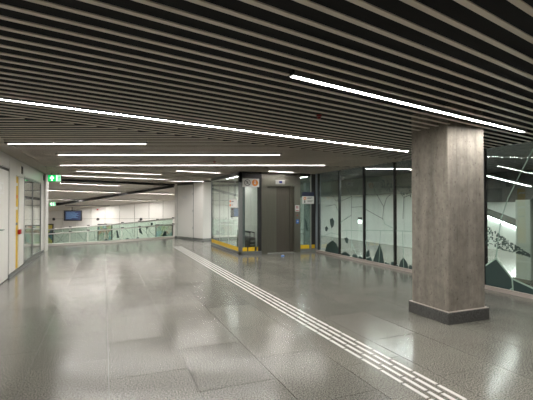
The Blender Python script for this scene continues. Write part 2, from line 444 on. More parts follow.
# white pictogram square on the door
pc = PX(2.4, 188, XL)
box('notice', (-1.9395, pc.y-.16, pc.z-.12), (-1.934, pc.y+.12, pc.z+.11), mat('notice_white', (.85, .85, .84), .5), leaf)
boxes('notice_print', [((-1.935, pc.y-.12, pc.z+.03), (-1.932, pc.y-.02, pc.z+.08)), ((-1.935, pc.y-.12, pc.z-.09), (-1.932, pc.y-.02, pc.z-.03)), ((-1.935, pc.y+.02, pc.z-.09), (-1.932, pc.y+.08, pc.z+.08))], 'white', leaf)
# shop window with its lit recess
win = empty('window_1', (XL, (y4+y5)/2, .08), kind='structure')
ym = PX(33, 200, XL).y
boxes('window_frame', [((-1.99, y4, .08), (XL+.004, y4+.04, 2.33)), ((-1.99, y5-.04, .08), (XL+.004, y5, 2.33)), ((-1.99, y4, .08), (XL+.004, y5, .13)), ((-1.99, y4, 2.29), (XL+.004, y5, 2.33)), ((-1.99, ym-.012, .13), (XL, ym+.012, 2.29))], 'steel', win)
box('pane', (-1.955, y4+.04, .13), (-1.943, ym-.012, 2.29), 'shopglass', win)
box('pane', (-1.955, ym+.012, .13), (-1.943, y5-.04, 2.29), 'shopglass', win)
boxes('recess', [((-3.5, y4-.3, 0), (-3.4, y5+.3, 2.6)), ((-3.5, y4-.35, 0), (-2.15, y4-.25, 2.6)), ((-3.5, y5+.25, 0), (-2.15, y5+.35, 2.6)), ((-3.5, y4-.3, 2.5), (-2.15, y5+.3, 2.6)), ((-3.5, y4-.3, 0), (-2.15, y5+.3, .06))], 'cream', win)
sh = empty('display_counter', (-3.0, 13.2, .06), label='reddish low display counter behind the left wall window', cat='counter')
bevel(box('counter_body', (-3.3, y4+.1, .06), (-2.7, y5-.7, .62), 'pink', sh), .02)
box('counter_top', (-3.33, y4+.07, .62), (-2.67, y5-.67, .66), 'signwhite', sh)
boxes('shelf_board', [((-3.4, y4, 1.35), (-3.1, y5, 1.38)), ((-3.4, y4, 1.75), (-3.1, y5, 1.78))], 'alu', sh)
for i in range(5): box('display_card', (-3.37, y4+.3+i*.5, 1.38), (-3.33, y4+.6+i*.5, 1.68), 'pink', sh)
lamp(V((-2.7, y4+.3, 2.48)), V((-2.7, y5-.3, 2.48)), 1, 'added linear light brightening the window recess of the left wall', wd=.04, hgt=.02, ml=mat('led_added', (.9, .9, .9), .5, emis=(1, .97, .94), estr=34))  # unseen lamp, added to brighten the recess
# red alarm box
p = PX(18.6, 232, XL)
al = empty('fire_alarm_button', (XL, p.y, p.z-.07), label='red fire alarm box on the yellow strip of the left wall', cat='alarm')
bevel(box('body', (XL-.004, p.y-.08, p.z-.055), (XL+.05, p.y+.08, p.z+.06), 'red', al), .012)
box('glass_window', (XL+.048, p.y-.04, p.z-.025), (XL+.054, p.y+.04, p.z+.03), mat('alarm_face', (.5, .06, .05), .3), al)

# ------------------------------------------------------------------ green exit sign hanging by the wall end
def exit_sign(u0, u1, v0, v1, zc, us, label, ztop):
    a, b_ = PZ(u0, v1, zc), PZ(u1, v0, zc)
    ex = (V((b_.x, b_.y, 0))-V((a.x, a.y, 0))); Wd = ex.length; ex.normalize(); fr = V((ex.y, -ex.x, 0)); Ht = b_.z-a.z
    s = empty('exit_sign', (a+b_)/2-V((0, 0, Ht/2)), label=label, cat='sign', group='green exit signs')
    def q(x, z, o=0.): return a+ex*(x*Wd)+V((0, 0, z*Ht))+fr*o
    prism('housing', [q(-.02, -.05), q(1.02, -.05), q(1.02, 1.06), q(-.02, 1.06)], -fr*.05, 'housing', s)
    tube('hanger', [q(.25, 1.05, -.025), V((*q(.25, 1, -.025).xy, ztop))], .008, 'black', s)
    tube('hanger', [q(.75, 1.05, -.025), V((*q(.75, 1, -.025).xy, ztop))], .008, 'black', s)
    gp = prism('green_panel', [q(0, 0), q(us, 0), q(us, 1), q(0, 1)], fr*.006, 'green_em', s)
    cx = us/2
    ar = [(cx-.055, .10), (cx+.055, .10), (cx+.055, .48), (cx+.19, .48), (cx, .92), (cx-.19, .48), (cx-.055, .48)]
    prism('arrow', [q(x, z, .006) for x, z in ar], fr*.003, 'white_em', gp)
    pp = prism('pictogram_panel', [q(us, 0), q(1, 0), q(1, 1), q(us, 1)], fr*.006, 'pale_em', s)
    x0 = us+.06; k = (1-us)
    man = [prism_vf([q(x, z, .006) for x, z in pl], fr*.003) for pl in (
        [(x0+.42*k, .40), (x0+.60*k, .40), (x0+.62*k, .74), (x0+.40*k, .74)],
        [(x0+.44*k, .42), (x0+.30*k, .12), (x0+.16*k, .12), (x0+.40*k, .48)],
        [(x0+.50*k, .42), (x0+.62*k, .28), (x0+.60*k, .08), (x0+.50*k, .08), (x0+.50*k, .26), (x0+.42*k, .40)],
        [(x0+.60*k, .72), (x0+.80*k, .56), (x0+.76*k, .50), (x0+.58*k, .62)],
        [(x0+.42*k, .72), (x0+.22*k, .62), (x0+.24*k, .54), (x0+.42*k, .62)])]
    man.append(disc_vf(q(x0+.54*k, .85, .006), fr, .09*Ht, .003, 10))
    mesh('running_figure', *join(man), mat('exit_figure', (0, .5, .2), .5, emis=(.10, .62, .25), estr=1.), pp)
    fp = [(x0+.0*k, .06), (x0+.06*k, .06), (x0+.06*k, .95), (x0+.0*k, .95)]
    prism('door_mark', [q(x, z, .006) for x, z in fp], fr*.003, 'white_em', pp)
    return s
exit_sign(48.2, 60.8, 175.1, 181.3, 13.4, .62, 'green exit sign with white up arrow hanging at the end of the left wall', 2.72)

# ------------------------------------------------------------------ concrete column
col = empty('concrete_column', (4.64, 4.43, 0), label='square raw concrete column on a dark granite plinth', cat='column')
bevel(box('shaft', (COLB[0], COLB[2], .10), (COLB[1], COLB[3], 2.98), 'concrete', col), .014)
pl_h = PX(448.5, 313.3, 4.265).z
bevel(box('plinth', (4.262, 4.055, 0), (5.03, 4.815, pl_h), 'granite_dark', col), .008)
box('plinth_cap', (4.268, 4.061, pl_h), (5.024, 4.809, pl_h+.008), 'kerb', col)
# formwork board joints as fine raised fins
for x in (4.47, 4.66, 4.83): boxes('board_mark', [((x-.004, COLB[2]-.003, .2), (x+.003, COLB[2]+.01, 2.7))], 'concrete', col)
for y in (4.27, 4.45, 4.62): boxes('board_mark', [((COLB[0]-.003, y-.004, .2), (COLB[0]+.01, y+.003, 2.7))], 'concrete', col)

# ------------------------------------------------------------------ right glass wall
wr = empty('wall_right', (XR, 6, 0), kind='structure')
MY = [12.12, 10.80, 9.51, 8.21, 6.91, 5.61, 4.31, 3.01, 1.71, .41, -.89, -2.19, -3.49, -4.8]
HK = .07
panes = []
for a, b_ in zip(MY[:-1], MY[1:]):
    panes.append((a, b_, box('pane', (XR, b_+.022, HK), (XR+.012, a-.022, HC+.02), 'glass', wr)))
for y in MY:
    box('mullion', (XR-.012, y-.022, HK), (XR+.06, y+.022, HC+.02), 'black', wr)
box('kerb', (XR-.05, -5, 0), (XR+.10, 12.2, HK), 'kerb', wr)
box('head_rail', (XR-.02, -5, HC-.0), (XR+.08, 12.2, HC+.28), 'black', wr)
def pane_at(y):
    for a, b_, o in panes:
        if b_-.03 <= y <= a+.03: return o
    return wr
def uv2pts(lst, X): return [PX(u, v, X) for u, v in lst]
def shard(lst, s, ox, oy, mt='teal'):
    pts = uv2pts([(ox+x/s, oy+y/s) for x, y in lst], XR-.003)
    for p in pts: p.z = max(p.z, HK)
    o = pane_at(sum(p.y for p in pts)/len(pts))
    prism('shard', pts, (.003, 0, 0), mt, o)
def vein(lst, s, ox, oy, wd=.012, mt='tealline', off=.004):
    pts = uv2pts([(ox+x/s, oy+y/s) for x, y in lst], XR-off)
    segs = []
    for p, q in zip(pts[:-1], pts[1:]):
        if p.z < HK: p = V((p.x, p.y, HK))
        if q.z < HK: q = V((q.x, q.y, HK))
        if (q-p).length < .01: continue
        d = (q-p).normalized(); sd = V((1, 0, 0)).cross(d)*wd/2
        segs.append(prism_vf([p-sd, q-sd, q+sd, p+sd], (.003, 0, 0)))
    if segs: mesh('vein', *join(segs), mt, pane_at(sum(p.y for p in pts)/len(pts)))
S2 = (5.61, 320, 215)
for pl in ([(28, 207), (38, 165), (70, 142), (92, 160), (105, 190), (106, 228)],
           [(55, 25), (70, 16), (80, 35), (76, 62), (65, 75), (57, 50)], [(28, 70), (38, 62), (46, 75), (38, 92), (30, 88)],
           [(135, 130), (150, 125), (160, 135), (155, 160), (145, 155)],
           [(116, 232), (120, 215), (142, 205), (165, 222), (170, 243)], [(180, 246), (185, 220), (205, 222), (212, 253)],
           [(214, 254), (222, 228), (238, 240), (239, 259)],
           [(254, 232), (262, 205), (275, 195), (280, 230), (265, 238)], [(256, 263), (265, 242), (285, 235), (293, 271)],
           [(297, 273), (310, 220), (335, 162), (350, 210), (360, 288)], [(362, 288), (367, 264), (395, 285), (396, 296)],
           [(398, 296), (400, 262), (412, 262), (412, 299)], [(424, 302), (430, 275), (440, 293), (440, 305)],
           [(443, 306), (450, 260), (468, 238), (490, 270), (495, 318)], [(497, 318), (502, 278), (520, 288), (522, 324)]):
    shard(pl, *S2)
S1 = (5.61, 320, 160)
for ln in ([(285, 90), (305, 170), (357, 262), (350, 337)], [(357, 262), (375, 210), (395, 195)], [(252, 275), (352, 330)],
           [(136, 100), (146, 150), (178, 205), (175, 330)], [(114, 232), (178, 205)], [(178, 265), (240, 262)], [(114, 350), (175, 310)],
           [(20, 120), (70, 108), (60, 180), (90, 230), (104, 225)], [(60, 180), (15, 205)], [(425, 150), (470, 210), (520, 190)],
           [(470, 210), (465, 330)], [(30, 260), (85, 250), (104, 290)], [(214, 200), (236, 150)]):
    vein(ln, *S1)
for ln in ([(252, 85), (412, 88)], [(355, 20), (362, 50), (412, 75)], [(424, 88), (520, 92)], [(114, 45), (160, 5)], [(175, 10), (178, 200)],
           [(114, 92), (150, 85), (238, 90)], [(150, 125), (150, 85)], [(335, 162), (340, 88)], [(468, 238), (462, 92)], [(70, 142), (66, 75)],
           [(15, 120), (60, 100), (104, 110)], [(205, 222), (178, 160)], [(262, 205), (254, 140)], [(337, 170), (330, 277)], [(466, 242), (470, 310)]):
    vein(ln, *S2, wd=.016, mt='paleline')
S4 = (4.71, 478, 215)
shard([(32, 240), (85, 205), (160, 300), (165, 362), (32, 335)], *S4)
shard([(165, 305), (262, 347), (340, 372), (340, 440), (168, 372)], *S4)
for ln in ([(32, 240), (85, 205), (160, 300), (165, 362)], [(85, 205), (90, 155), (110, 5)], [(160, 300), (262, 347), (340, 372)], [(163, 345), (150, 360)]):
    vein(ln, *S4, wd=.026, mt='paleline')
vein([(275, 45), (205, 180), (150, 290), (117, 390)], 5.0, 478, 140, wd=.02, mt='paleline')
# dotted film: triangular field of small squares on the near pane
dots = []
for i in range(34):
    for j in range(14):
        f = i/33; lo = 145+f*55; hi = 45+f*150
        y = hi+(lo-hi)*(j+.5)/14
        if random.random() < .42 or lo-hi < 8: continue
        p = PX(478+(34+f*222)/4.71, 215+y/4.71, XR-.004); r = .007+.009*random.random()
        dots.append(prism_vf([p+V((0, -r, -r*.7)), p+V((0, r, -r)), p+V((0, r, r*.8)), p+V((0, -r, r))], (.003, 0, 0)))
mesh('dot_print', *join(dots), 'tealline', pane_at(5.0), kind='stuff')
# hanging leaf-like print at the top of the fourth pane
dots = []
for i in range(46):
    x = 345+random.random()*165; y = 105+random.random()*55+(x-345)*.25
    p = PX(320+x/5.61, 160+y/5.61, XR-.004); l = .03+.05*random.random(); a = random.uniform(-.6, .6)
    d = V((0, math.sin(a), -math.cos(a)))*l; sd = V((0, math.cos(a), math.sin(a)))*.016
    dots.append(prism_vf([p, p+d*.5+sd, p+d, p+d*.5-sd], (.003, 0, 0)))
mesh('leaf_print', *join(dots), 'tealline', pane_at(7.6), kind='stuff')

# ------------------------------------------------------------------ hall behind the glass
wb = empty('wall_hall', (10.8, 15, 0), kind='structure')
hy = [10.9, 12.4, 13.6, 14.8, 16.0, 17.4, 19.0, 20.9]
for a, b_ in zip(hy[:-1], hy[1:]):
    box('panel', (10.8, a+.006, .0), (10.9, b_-.006, 2.06), 'hwall', wb)
box('bulkhead', (10.35, 10.9, 2.06), (10.9, 20.9, 2.78), 'bulk', wb)
box('wall_return', (10.95, 10.8, 0), (13.2, 10.9, 2.78), 'hwall', kind='structure')
box('wall_recess', (13.2, -5, 0), (13.3, 10.9, 2.78), 'hwall', kind='structure')
box('wall_recess_shade', (12.9, -5, 1.72), (13.2, 10.8, 2.78), mat('painted_shade', (.03, .035, .033), .5), kind='structure')  # dark colour stands in for the unlit upper part of the recess wall
box('wall_hall_end', (6.4, 20.9, 0), (10.9, 21.0, 2.78), 'hwall', kind='structure')
box('backing', (10.9, 10.9, 0), (10.95, 21, 2.78), 'bulk', wb)
box('skirting', (10.78, 10.9, 0), (10.8, 20.9, .06), 'hwall', wb)
hc = box('ceiling', (XR+.10, -5, 2.78), (13.3, 21, 2.86), mat('dark_ceiling', (.02, .021, .02), .6), kind='structure')
lamp(V((7.1, 12.9, 2.69)), V((7.1, 19.0, 2.69)), 3, 'added hidden linear light brightening the hall behind the patterned glass', hgt=.03, ml='led_hall', lip=.008)  # lamp added out of sight to brighten the hall wall and side glass
p, q = G(364, 168.2, 2.69), G(416, 169, 2.69)
lamp(p, p+(q-p)*2.2, 2, 'linear light in the hall behind the top of the glass left of the column', hgt=.03, ml='led_hall', lip=.008)
p, q = G(484, 175, 2.2), G(533, 187, 2.2)
d = (q-p); p2 = p+d*.03; q2 = p+d*.95
lamp(p2, q2, 2, 'long bright light line seen through the glass right of the column', hgt=.03, ml='led_dim', lip=.006)
# raking light line on the recess wall (down the stair side)
p, q = PX(470, 209.5, 13.16), PX(545, 239, 13.16)
lr = empty('stair_wall_light', (p+q)/2, label='sloping cove light along the wall behind the near glass pane', cat='light')
vs, fs = bar_vf(p, q, .06, .05, up=(1, 0, 0)); mesh('diffuser', vs, fs, mat('cove_led', (.9, .9, .9), .5, emis=(.93, 1, .95), estr=26), lr)
prism('cove', [p+V((.0, 0, .06)), q+V((.0, 0, .06)), q+V((0, 0, .30)), p+V((0, 0, .30))], (-.12, 0, 0), 'bulk', lr)
# pale green upright behind the near pane
pp = PX(522, 250, 8.2)
up = empty('hall_post', (8.25, pp.y, 0), label='pale green upright post behind the near glass pane', cat='post')
box('post_body', (8.15, pp.y-.22, 0), (8.35, pp.y+.10, 1.72), mat('post_paint', (.45, .52, .47), .5), up)
box('base_shoe', (8.10, pp.y-.26, 0), (8.40, pp.y+.14, .06), 'bulk', up)
# wall lamp seen behind the second pane
pw_ = PX(360.5, 221, 10.79)
wlp = empty('wall_lamp', (10.79, pw_.y, pw_.z-.1), label='small bright box lamp on the hall wall behind the glass', cat='lamp')
box('body', (10.72, pw_.y-.11, pw_.z+.05), (10.80, pw_.y+.10, pw_.z+.17), 'grey', wlp)
box('lens', (10.71, pw_.y-.08, pw_.z-.10), (10.80, pw_.y+.07, pw_.z+.05), mat('lamp_lens', (.9, .9, .9), .4, emis=(.9, 1, .95), estr=3), wlp)

# ------------------------------------------------------------------ lift lobby glazing
lob = empty('wall_lobby', (XG, YF, 0), kind='structure')
def pyx(u): return PY(u, 220, YF).x
xa, xb, xc_, xd = XG, pyx(246), pyx(258), pyx(261.3)
YB = 15.95
ks = .10
box('kerb', (XG-.03, YF-.03, 0), (XG+.06, YB, ks), 'steel', lob)
box('kerb', (XG-.03, YF-.03, 0), (xd, YF+.06, ks), 'steel', lob)
for i in range(3):
    a = YF+.10+(YB-YF-.1)*i/3; b_ = YF+.10+(YB-YF-.1)*(i+1)/3
    pn = box('pane', (XG, a+.006, ks), (XG+.012, b_-.006, 2.58), 'glass', lob)
    box('warning_strip', (XG-.004, a+.006, ks+.01), (XG, b_-.006, ks+.14), 'yellow', pn)
    if i < 2: box('joint', (XG-.003, b_-.008, ks), (XG+.015, b_+.008, 2.58), 'alu', lob)
box('post', (XG-.01, YB, 0), (XG+.07, YB+.07, HC), 'steel', lob)
bevel(box('corner_post', (XG-.02, YF-.02, 0), (XG+.10, YF+.08, HC), 'steel', lob), .008)
bevel(box('post', (XG+.14, YF+.10, 0), (xb, YF+.22, HC), 'bluesteel', lob), .008)
pn = box('pane', (XG+.10, YF, ks), (xc_, YF+.012, 2.36), 'glass', lob)
box('warning_strip', (XG+.10, YF-.004, ks+.01), (XG+.26, YF, ks+.14), 'yellow', pn)
box('warning_strip', (XG+.30, YF-.004, ks+.01), (xc_-.12, YF, ks+.14), 'yellow', pn)
box('warning_strip', (xc_-.05, YF-.004, ks+.01), (xd-.02, YF, ks+.14), 'yellow', lob)
box('strip_gap', (XG+.26, YF-.004, ks+.01), (XG+.30, YF, ks+.14), 'black', pn)
box('strip_gap', (xc_-.12, YF-.004, ks+.01), (xc_-.05, YF, ks+.14), 'black', lob)
box('post', (xc_, YF-.01, 0), (xd, YF+.08, HC), 'dsteel', lob)
box('header', (XG-.02, YF-.02, 2.36), (xd, YF+.10, HC), 'dsteel', lob)
box('header', (XG-.02, YF+.10, 2.58), (XG+.08, YB+.07, HC), 'steel', lob)
xr0, xr1 = pyx(300), pyx(321)
xm = pyx(310.5); xn = pyx(315.5)
pn = box('pane', (xr0, YF, ks), (xm, YF+.012, HC), 'sideglass', lob)
box('warning_strip', (xr0+.02, YF-.004, ks+.01), (xm-.05, YF, ks+.14), 'yellow', pn)
box('kerb', (xr0, YF-.03, 0), (XR+.05, YF+.06, ks), 'steel', lob)
box('post', (pyx(307), YF+.10, 0), (pyx(311.5), YF+.24, 2.4), 'bluesteel', lob)
box('mullion', (xm, YF-.01, 0), (xm+.03, YF+.06, HC), 'alu', lob)
box('post', (xm+.03, YF, 0), (xn, YF+.08, HC), 'dsteel', lob)
box('warning_strip', (xm+.04, YF-.006, ks+.01), (xn-.03, YF-.001, ks+.14), 'yellow', lob)
bevel(box('corner_post', (xn, YF-.06, 0), (xr1-.03, YF+.08, HC), 'bluesteel', lob), .01)
shp = [PY(u, v, YF-.003) for u, v in ((304.5, 218), (306.5, 221), (308.5, 232), (306, 229))]
prism('shard', shp, (0, .003, 0), 'teal', pn)
for ln in (((300.5, 229), (303, 229.5), (308, 231)), ((300.5, 240), (304, 243), (308, 238)), ((303, 229.5), (304, 243))):
    pts = [PY(u, v, YF-.004) for u, v in ln]
    mesh('vein', *join([bar_vf(a, b_, .012, .003, up=(0, -1, 0)) for a, b_ in zip(pts[:-1], pts[1:])]), 'tealline', pn)
box('header', (xr0, YF-.005, 2.60), (XR, YF+.1, HC), 'dsteel', lob)

# ------------------------------------------------------------------ lift
lift = empty('elevator', ((pyx(261.3)+pyx(300))/2, YF, 0), label='brushed bronze-grey steel lift front with closed double door', cat='elevator')
lx0, lx1 = pyx(261.3), pyx(300); dx0, dx1 = pyx(267.3), pyx(294); zt = PY(280, 186.3, YF).z
boxes('surround', [((lx0, YF-.03, 0), (dx0, YF+.14, 2.62)), ((dx1, YF-.03, 0), (lx1, YF+.14, 2.62)), ((dx0, YF-.03, zt), (dx1, YF+.14, 2.62))], 'lift', lift)
box('top_rail', (lx0, YF-.045, 2.58), (lx1, YF-.03, 2.62), 'lift', lift)
for k in range(3): box('side_panel', (lx0-.012, YF+.15+.65*k, .02), (lx0, YF+.79+.65*k, 2.6), 'white', lift)
boxes('shaft', [((lx0, YF+.14, 0), (lx0+.05, YF+2.1, 2.9)), ((lx1-.05, YF+.14, 0), (lx1, YF+2.1, 2.9)), ((lx0, YF+2.1, 0), (lx1, YF+2.15, 2.9)), ((lx0, YF+.0, 2.62), (lx1, YF+2.1, 2.9))], 'lift', lift)
xmid = pyx(277.3)
box('door_panel', (dx0, YF+.07, .02), (xmid-.003, YF+.10, zt), 'lift', lift)
box('door_panel', (xmid+.003, YF+.09, .02), (pyx(290.5), YF+.12, zt), 'liftdoor', lift)
box('door_panel', (pyx(290.5)+.003, YF+.06, .02), (dx1, YF+.09, zt), 'liftdoor', lift)
box('threshold', (dx0, YF-.03, 0), (dx1, YF+.14, .02), 'alu', lift)
a, b_ = PY(275.3, 184.2, YF-.03), PY(284.6, 180.2, YF-.03)
ind = bevel(box('floor_indicator', (a.x, YF-.05, a.z), (b_.x, YF-.03, b_.z), 'alu', lift), .006)
a, b_ = PY(279.2, 183.2, YF-.05), PY(282.2, 181, YF-.05)
box('display', (a.x, YF-.054, a.z), (b_.x, YF-.049, b_.z), mat('display_blue', (.01, .01, .05), .3, emis=(.02, .03, .18), estr=.6), ind)
# notice and call plate on the right jamb
a, b_ = PY(295.2, 211.5, YF-.03), PY(299.3, 205.2, YF-.03)
nt = box('notice', (a.x, YF-.036, a.z), (b_.x, YF-.03, b_.z), 'signwhite', lift)
hN = b_.z-a.z; wN = b_.x-a.x
for a_, z_ in [((a.x+.2*wN, YF-.038, a.z+.50*hN), (a.x+.8*wN, YF-.036, a.z+.58*hN)), ((a.x+.25*wN, YF-.038, a.z+.62*hN), (a.x+.42*wN, YF-.036, a.z+.88*hN)), ((a.x+.55*wN, YF-.038, a.z+.62*hN), (a.x+.72*wN, YF-.036, a.z+.88*hN)), ((a.x+.12*wN, YF-.038, a.z+.12*hN), (a.x+.88*wN, YF-.036, a.z+.22*hN))]: box('red_mark', a_, z_, 'red', nt)
a, b_ = PY(296.2, 223.5, YF-.03), PY(298.7, 219.5, YF-.03)
cpn = box('call_plate', (a.x, YF-.04, a.z), (b_.x, YF-.03, b_.z), 'blue', lift)
mesh('call_button', *disc_vf(((a.x+b_.x)/2, YF-.04, (a.z+b_.z)/2), (0, -1, 0), .022, .008), 'signwhite', cpn)
p = PY(297.3, 215.2, YF-.03)
mesh('pilot_light', *disc_vf((p.x, YF-.03, p.z), (0, -1, 0), .02, .01), 'red', lift)

# ------------------------------------------------------------------ signs
a, b_ = PY(242.6, 186.8, YF-.05), PY(258.7, 178.9, YF-.05)
sg = empty('direction_sign', ((a.x+b_.x)/2, YF-.06, a.z), label='white sign with crossed grey circle and orange arrow circle beside the lift', cat='sign')
box('board', (a.x, YF-.09, a.z), (b_.x, YF-.025, b_.z), 'signwhite', sg)
hS, wS = b_.z-a.z, b_.x-a.x; y0 = YF-.09
c1 = V((a.x+.27*wS, y0, a.z+.5*hS)); c2 = V((a.x+.74*wS, y0, a.z+.5*hS)); R_ = .40*hS
mesh('prohibition_ring', *join([disc_vf(c1, (0, -1, 0), R_, .004, 24, R_*.80), bar_vf(c1+V((-.6*R_, 0, .6*R_)), c1+V((.6*R_, 0, -.6*R_)), R_*.2, .004, up=(0, -1, 0)), bar_vf(c1+V((-.2*R_, 0, -.45*R_)), c1+V((.0*R_, 0, .45*R_)), R_*.25, .003, up=(0, -1, 0)), bar_vf(c1+V((.05*R_, 0, .2*R_)), c1+V((.45*R_, 0, .2*R_)), R_*.2, .003, up=(0, -1, 0))]), 'grey', sg)
od = mesh('orange_disc', *disc_vf(c2, (0, -1, 0), R_, .004, 24), 'orange', sg)
c3 = c2+V((0, -.004, 0))
prism('down_arrow', [c3+V((x*R_, 0, z*R_)) for x, z in ((-.13, .7), (.13, .7), (.13, -.05), (.42, -.05), (0, -.6), (-.42, -.05), (-.13, -.05))], (0, -.003, 0), 'signwhite', od)
# info board right of the lift
a, b_ = PY(302.4, 203.8, YF-.08), PY(313.8, 192.2, YF-.08)
sg = empty('lift_info_sign', ((a.x+b_.x)/2, YF-.07, a.z), label='navy and white information sign right of the lift', cat='sign')
hS, wS = b_.z-a.z, b_.x-a.x
box('white_board', (a.x, YF-.09, a.z), (b_.x, YF-.05, a.z+.64*hS), 'signwhite', sg)
box('navy_header', (a.x, YF-.09, a.z+.64*hS), (b_.x, YF-.05, b_.z), 'navy', sg)
box('bracket', (a.x+.3*wS, YF-.05, a.z+.3*hS), (a.x+.5*wS, YF, a.z+.7*hS), 'steel', sg)
mesh('orange_disc', *disc_vf((a.x+.2*wS, YF-.09, a.z+.47*hS), (0, -1, 0), .13*hS, .003), 'orange', sg)
mesh('disc_ring', *disc_vf((a.x+.2*wS, YF-.093, a.z+.47*hS), (0, -1, 0), .06*hS, .002), 'signwhite', sg)
boxes('text_line', [((a.x+.42*wS, YF-.092, a.z+k*hS), (a.x+e_*wS, YF-.09, a.z+(k+.035)*hS)) for k, e_ in ((.50, .85), (.43, .75), (.24, .9), (.16, .8))], 'grey', sg)
prism('person_pictogram', [V((a.x+x*wS, YF-.092, a.z+z*hS)) for x, z in ((.14, .08), (.24, .08), (.24, .26), (.19, .34), (.14, .26))], (0, .002, 0), 'grey', sg)
# sign on the lobby side glass
a, b_ = PX(229.6, 207.3, XG-.02), PX(237, 199, XG-.02)
sg = empty('glass_notice', (XG-.02, (a.y+b_.y)/2, a.z), label='small white notice with orange marks on the lobby side glass', cat='sign')
y0_, y1_ = a.y, b_.y
bd = box('board', (XG-.03, y1_, a.z), (XG-.002, y0_, b_.z), 'signwhite', sg)
dy, dz = y1_-y0_, b_.z-a.z
boxes('orange_mark', [((XG-.033, y0_+.04*dy, a.z+.62*dz), (XG-.03, y0_+.22*dy, a.z+.86*dz)), ((XG-.033, y0_+.04*dy, a.z+.14*dz), (XG-.03, y0_+.22*dy, a.z+.40*dz))], 'orange', sg)
boxes('text_line', [((XG-.033, y0_+.3*dy, a.z+.68*dz), (XG-.03, y0_+.6*dy, a.z+.78*dz)), ((XG-.033, y0_+.3*dy, a.z+.24*dz), (XG-.03, y0_+.5*dy, a.z+.32*dz))], 'grey', sg)

# ------------------------------------------------------------------ inside the lobby
a, b_ = PY(231, 217, 14.6), PY(239.5, 207.8, 14.6)
mn = empty('lobby_screen', ((a.x+b_.x)/2, 14.6, a.z), label='dark blue wall screen seen through the lobby side glass', cat='screen')
box('casing', (a.x, 14.6, a.z), (b_.x, 14.66, b_.z), 'black', mn)
box('display', (a.x+.12, 14.594, a.z+.03), (b_.x-.02, 14.6, b_.z-.03), mat('blue_screen', (.02, .05, .12), .3, emis=(.03, .08, .2), estr=.8), mn)
tube('mount', [((a.x+b_.x)/2, 14.63, b_.z), ((a.x+b_.x)/2, 14.63, 2.75)], .02, 'steel', mn)
es = empty('machine_cabinet', (4.66, 13.5, 0), label='low dark machine cabinet with rails behind the lobby front glass', cat='cabinet')
bevel(box('body', (4.55, 12.75, 0), (4.76, 14.2, .52), 'dsteel', es), .02)
for k in range(4): box('louvre', (4.545, 12.80+.34*k, .12), (4.552, 13.08+.34*k, .40), 'black', es)
for k in range(3): box('front_slot', (4.58, 12.742, .12+.12*k), (4.73, 12.752, .18+.12*k), 'steel', es)
for xo in (4.58, 4.73): tube('rail', [V((xo, 12.8, .5)), V((xo, 12.8, .68)), V((xo, 14.15, .68)), V((xo, 14.15, .5))], .018, 'black', es)
lamp(V((4.5, 13.2, 2.66)), V((4.5, 15.4, 2.66)), 1, 'linear light inside the lift lobby behind the side glass', hgt=.03, ml='led_dim', wd=.10, lip=.01)
box('ceiling', (XG+.08, YF+2.2, 2.75), (XR+.2, 17.9, 2.82), 'hallceil', kind='structure')

# ------------------------------------------------------------------ white partition beyond the lobby
A, B, Cc = G(174.5, 237.8), G(203, 240.8), G(213, 240.2)
Cd = B+(Cc-B).normalized()*2.9
wp = empty('wall_partition', B, kind='structure')
def wallpiece(name, p, q, z0, z1, th, m_, parent, out):
    return prism(name, [V((p.x, p.y, z0)), V((q.x, q.y, z0)), V((q.x, q.y, z1)), V((p.x, p.y, z1))], out*th, m_, parent)
nl = V((-(B-A).y, (B-A).x, 0)).normalized(); nl = nl if nl.dot(-A) > 0 else -nl
nr = V((-(Cd-B).y, (Cd-B).x, 0)).normalized(); nr = nr if nr.dot(-B) > 0 else -nr
wallpiece('core', A-nl*.02, B-nl*.02, 0, 2.98, -.12, 'grey', wp, nl)
wallpiece('core', B-nr*.02, Cd-nr*.02, 0, 2.98, -.12, 'grey', wp, nr)
def on_part(u): return PL(u, 220, A, nl)
us = [174.6, 176.8, 193.4, 203]
gap = V((0, 0, 0)); dAB = (B-A).normalized()
for k in range(3):
    p, q = on_part(us[k]), on_part(us[k+1])
    if k == 1: continue
    wallpiece('panel', p+dAB*.008-nl*.02, q-dAB*.008-nl*.02, .1, 2.68, .02, 'white', wp, nl)
dR = (Cd-B).normalized()
for k in range(4): wallpiece('panel', B+dR*(.01+.55*k)-nr*.02, B+dR*(.54+.55*k)-nr*.02, .1, 2.68, .02, 'white', wp, nr)
wallpiece('plinth', A-nl*.02, B-nl*.02, 0, .1, .012, 'steel', wp, nl); wallpiece('plinth', B-nr*.02, Cd-nr*.02, 0, .1, .012, 'steel', wp, nr)
p, q = on_part(176.8), on_part(193.4)
d2 = empty('door_2', (p+q)/2-V((0, 0, ((p+q)/2).z)), kind='structure')
lf = wallpiece('door_leaf', p+dAB*.03-nl*.02, q-dAB*.06-nl*.02, .03, 2.58, .012, 'white', d2, nl)
for z in (.5, 1.3, 2.1):
    h0 = q-dAB*.05; tube('hinge', [V((h0.x, h0.y, z)), V((h0.x, h0.y, z+.10))], .010, 'steel', d2)
a, b_ = PL(182.2, 198.6, A, nl), PL(186.8, 195.8, A, nl)
wallpiece('notice', a-nl*.01, b_-nl*.01, a.z, b_.z, .012, 'signwhite', lf, nl)

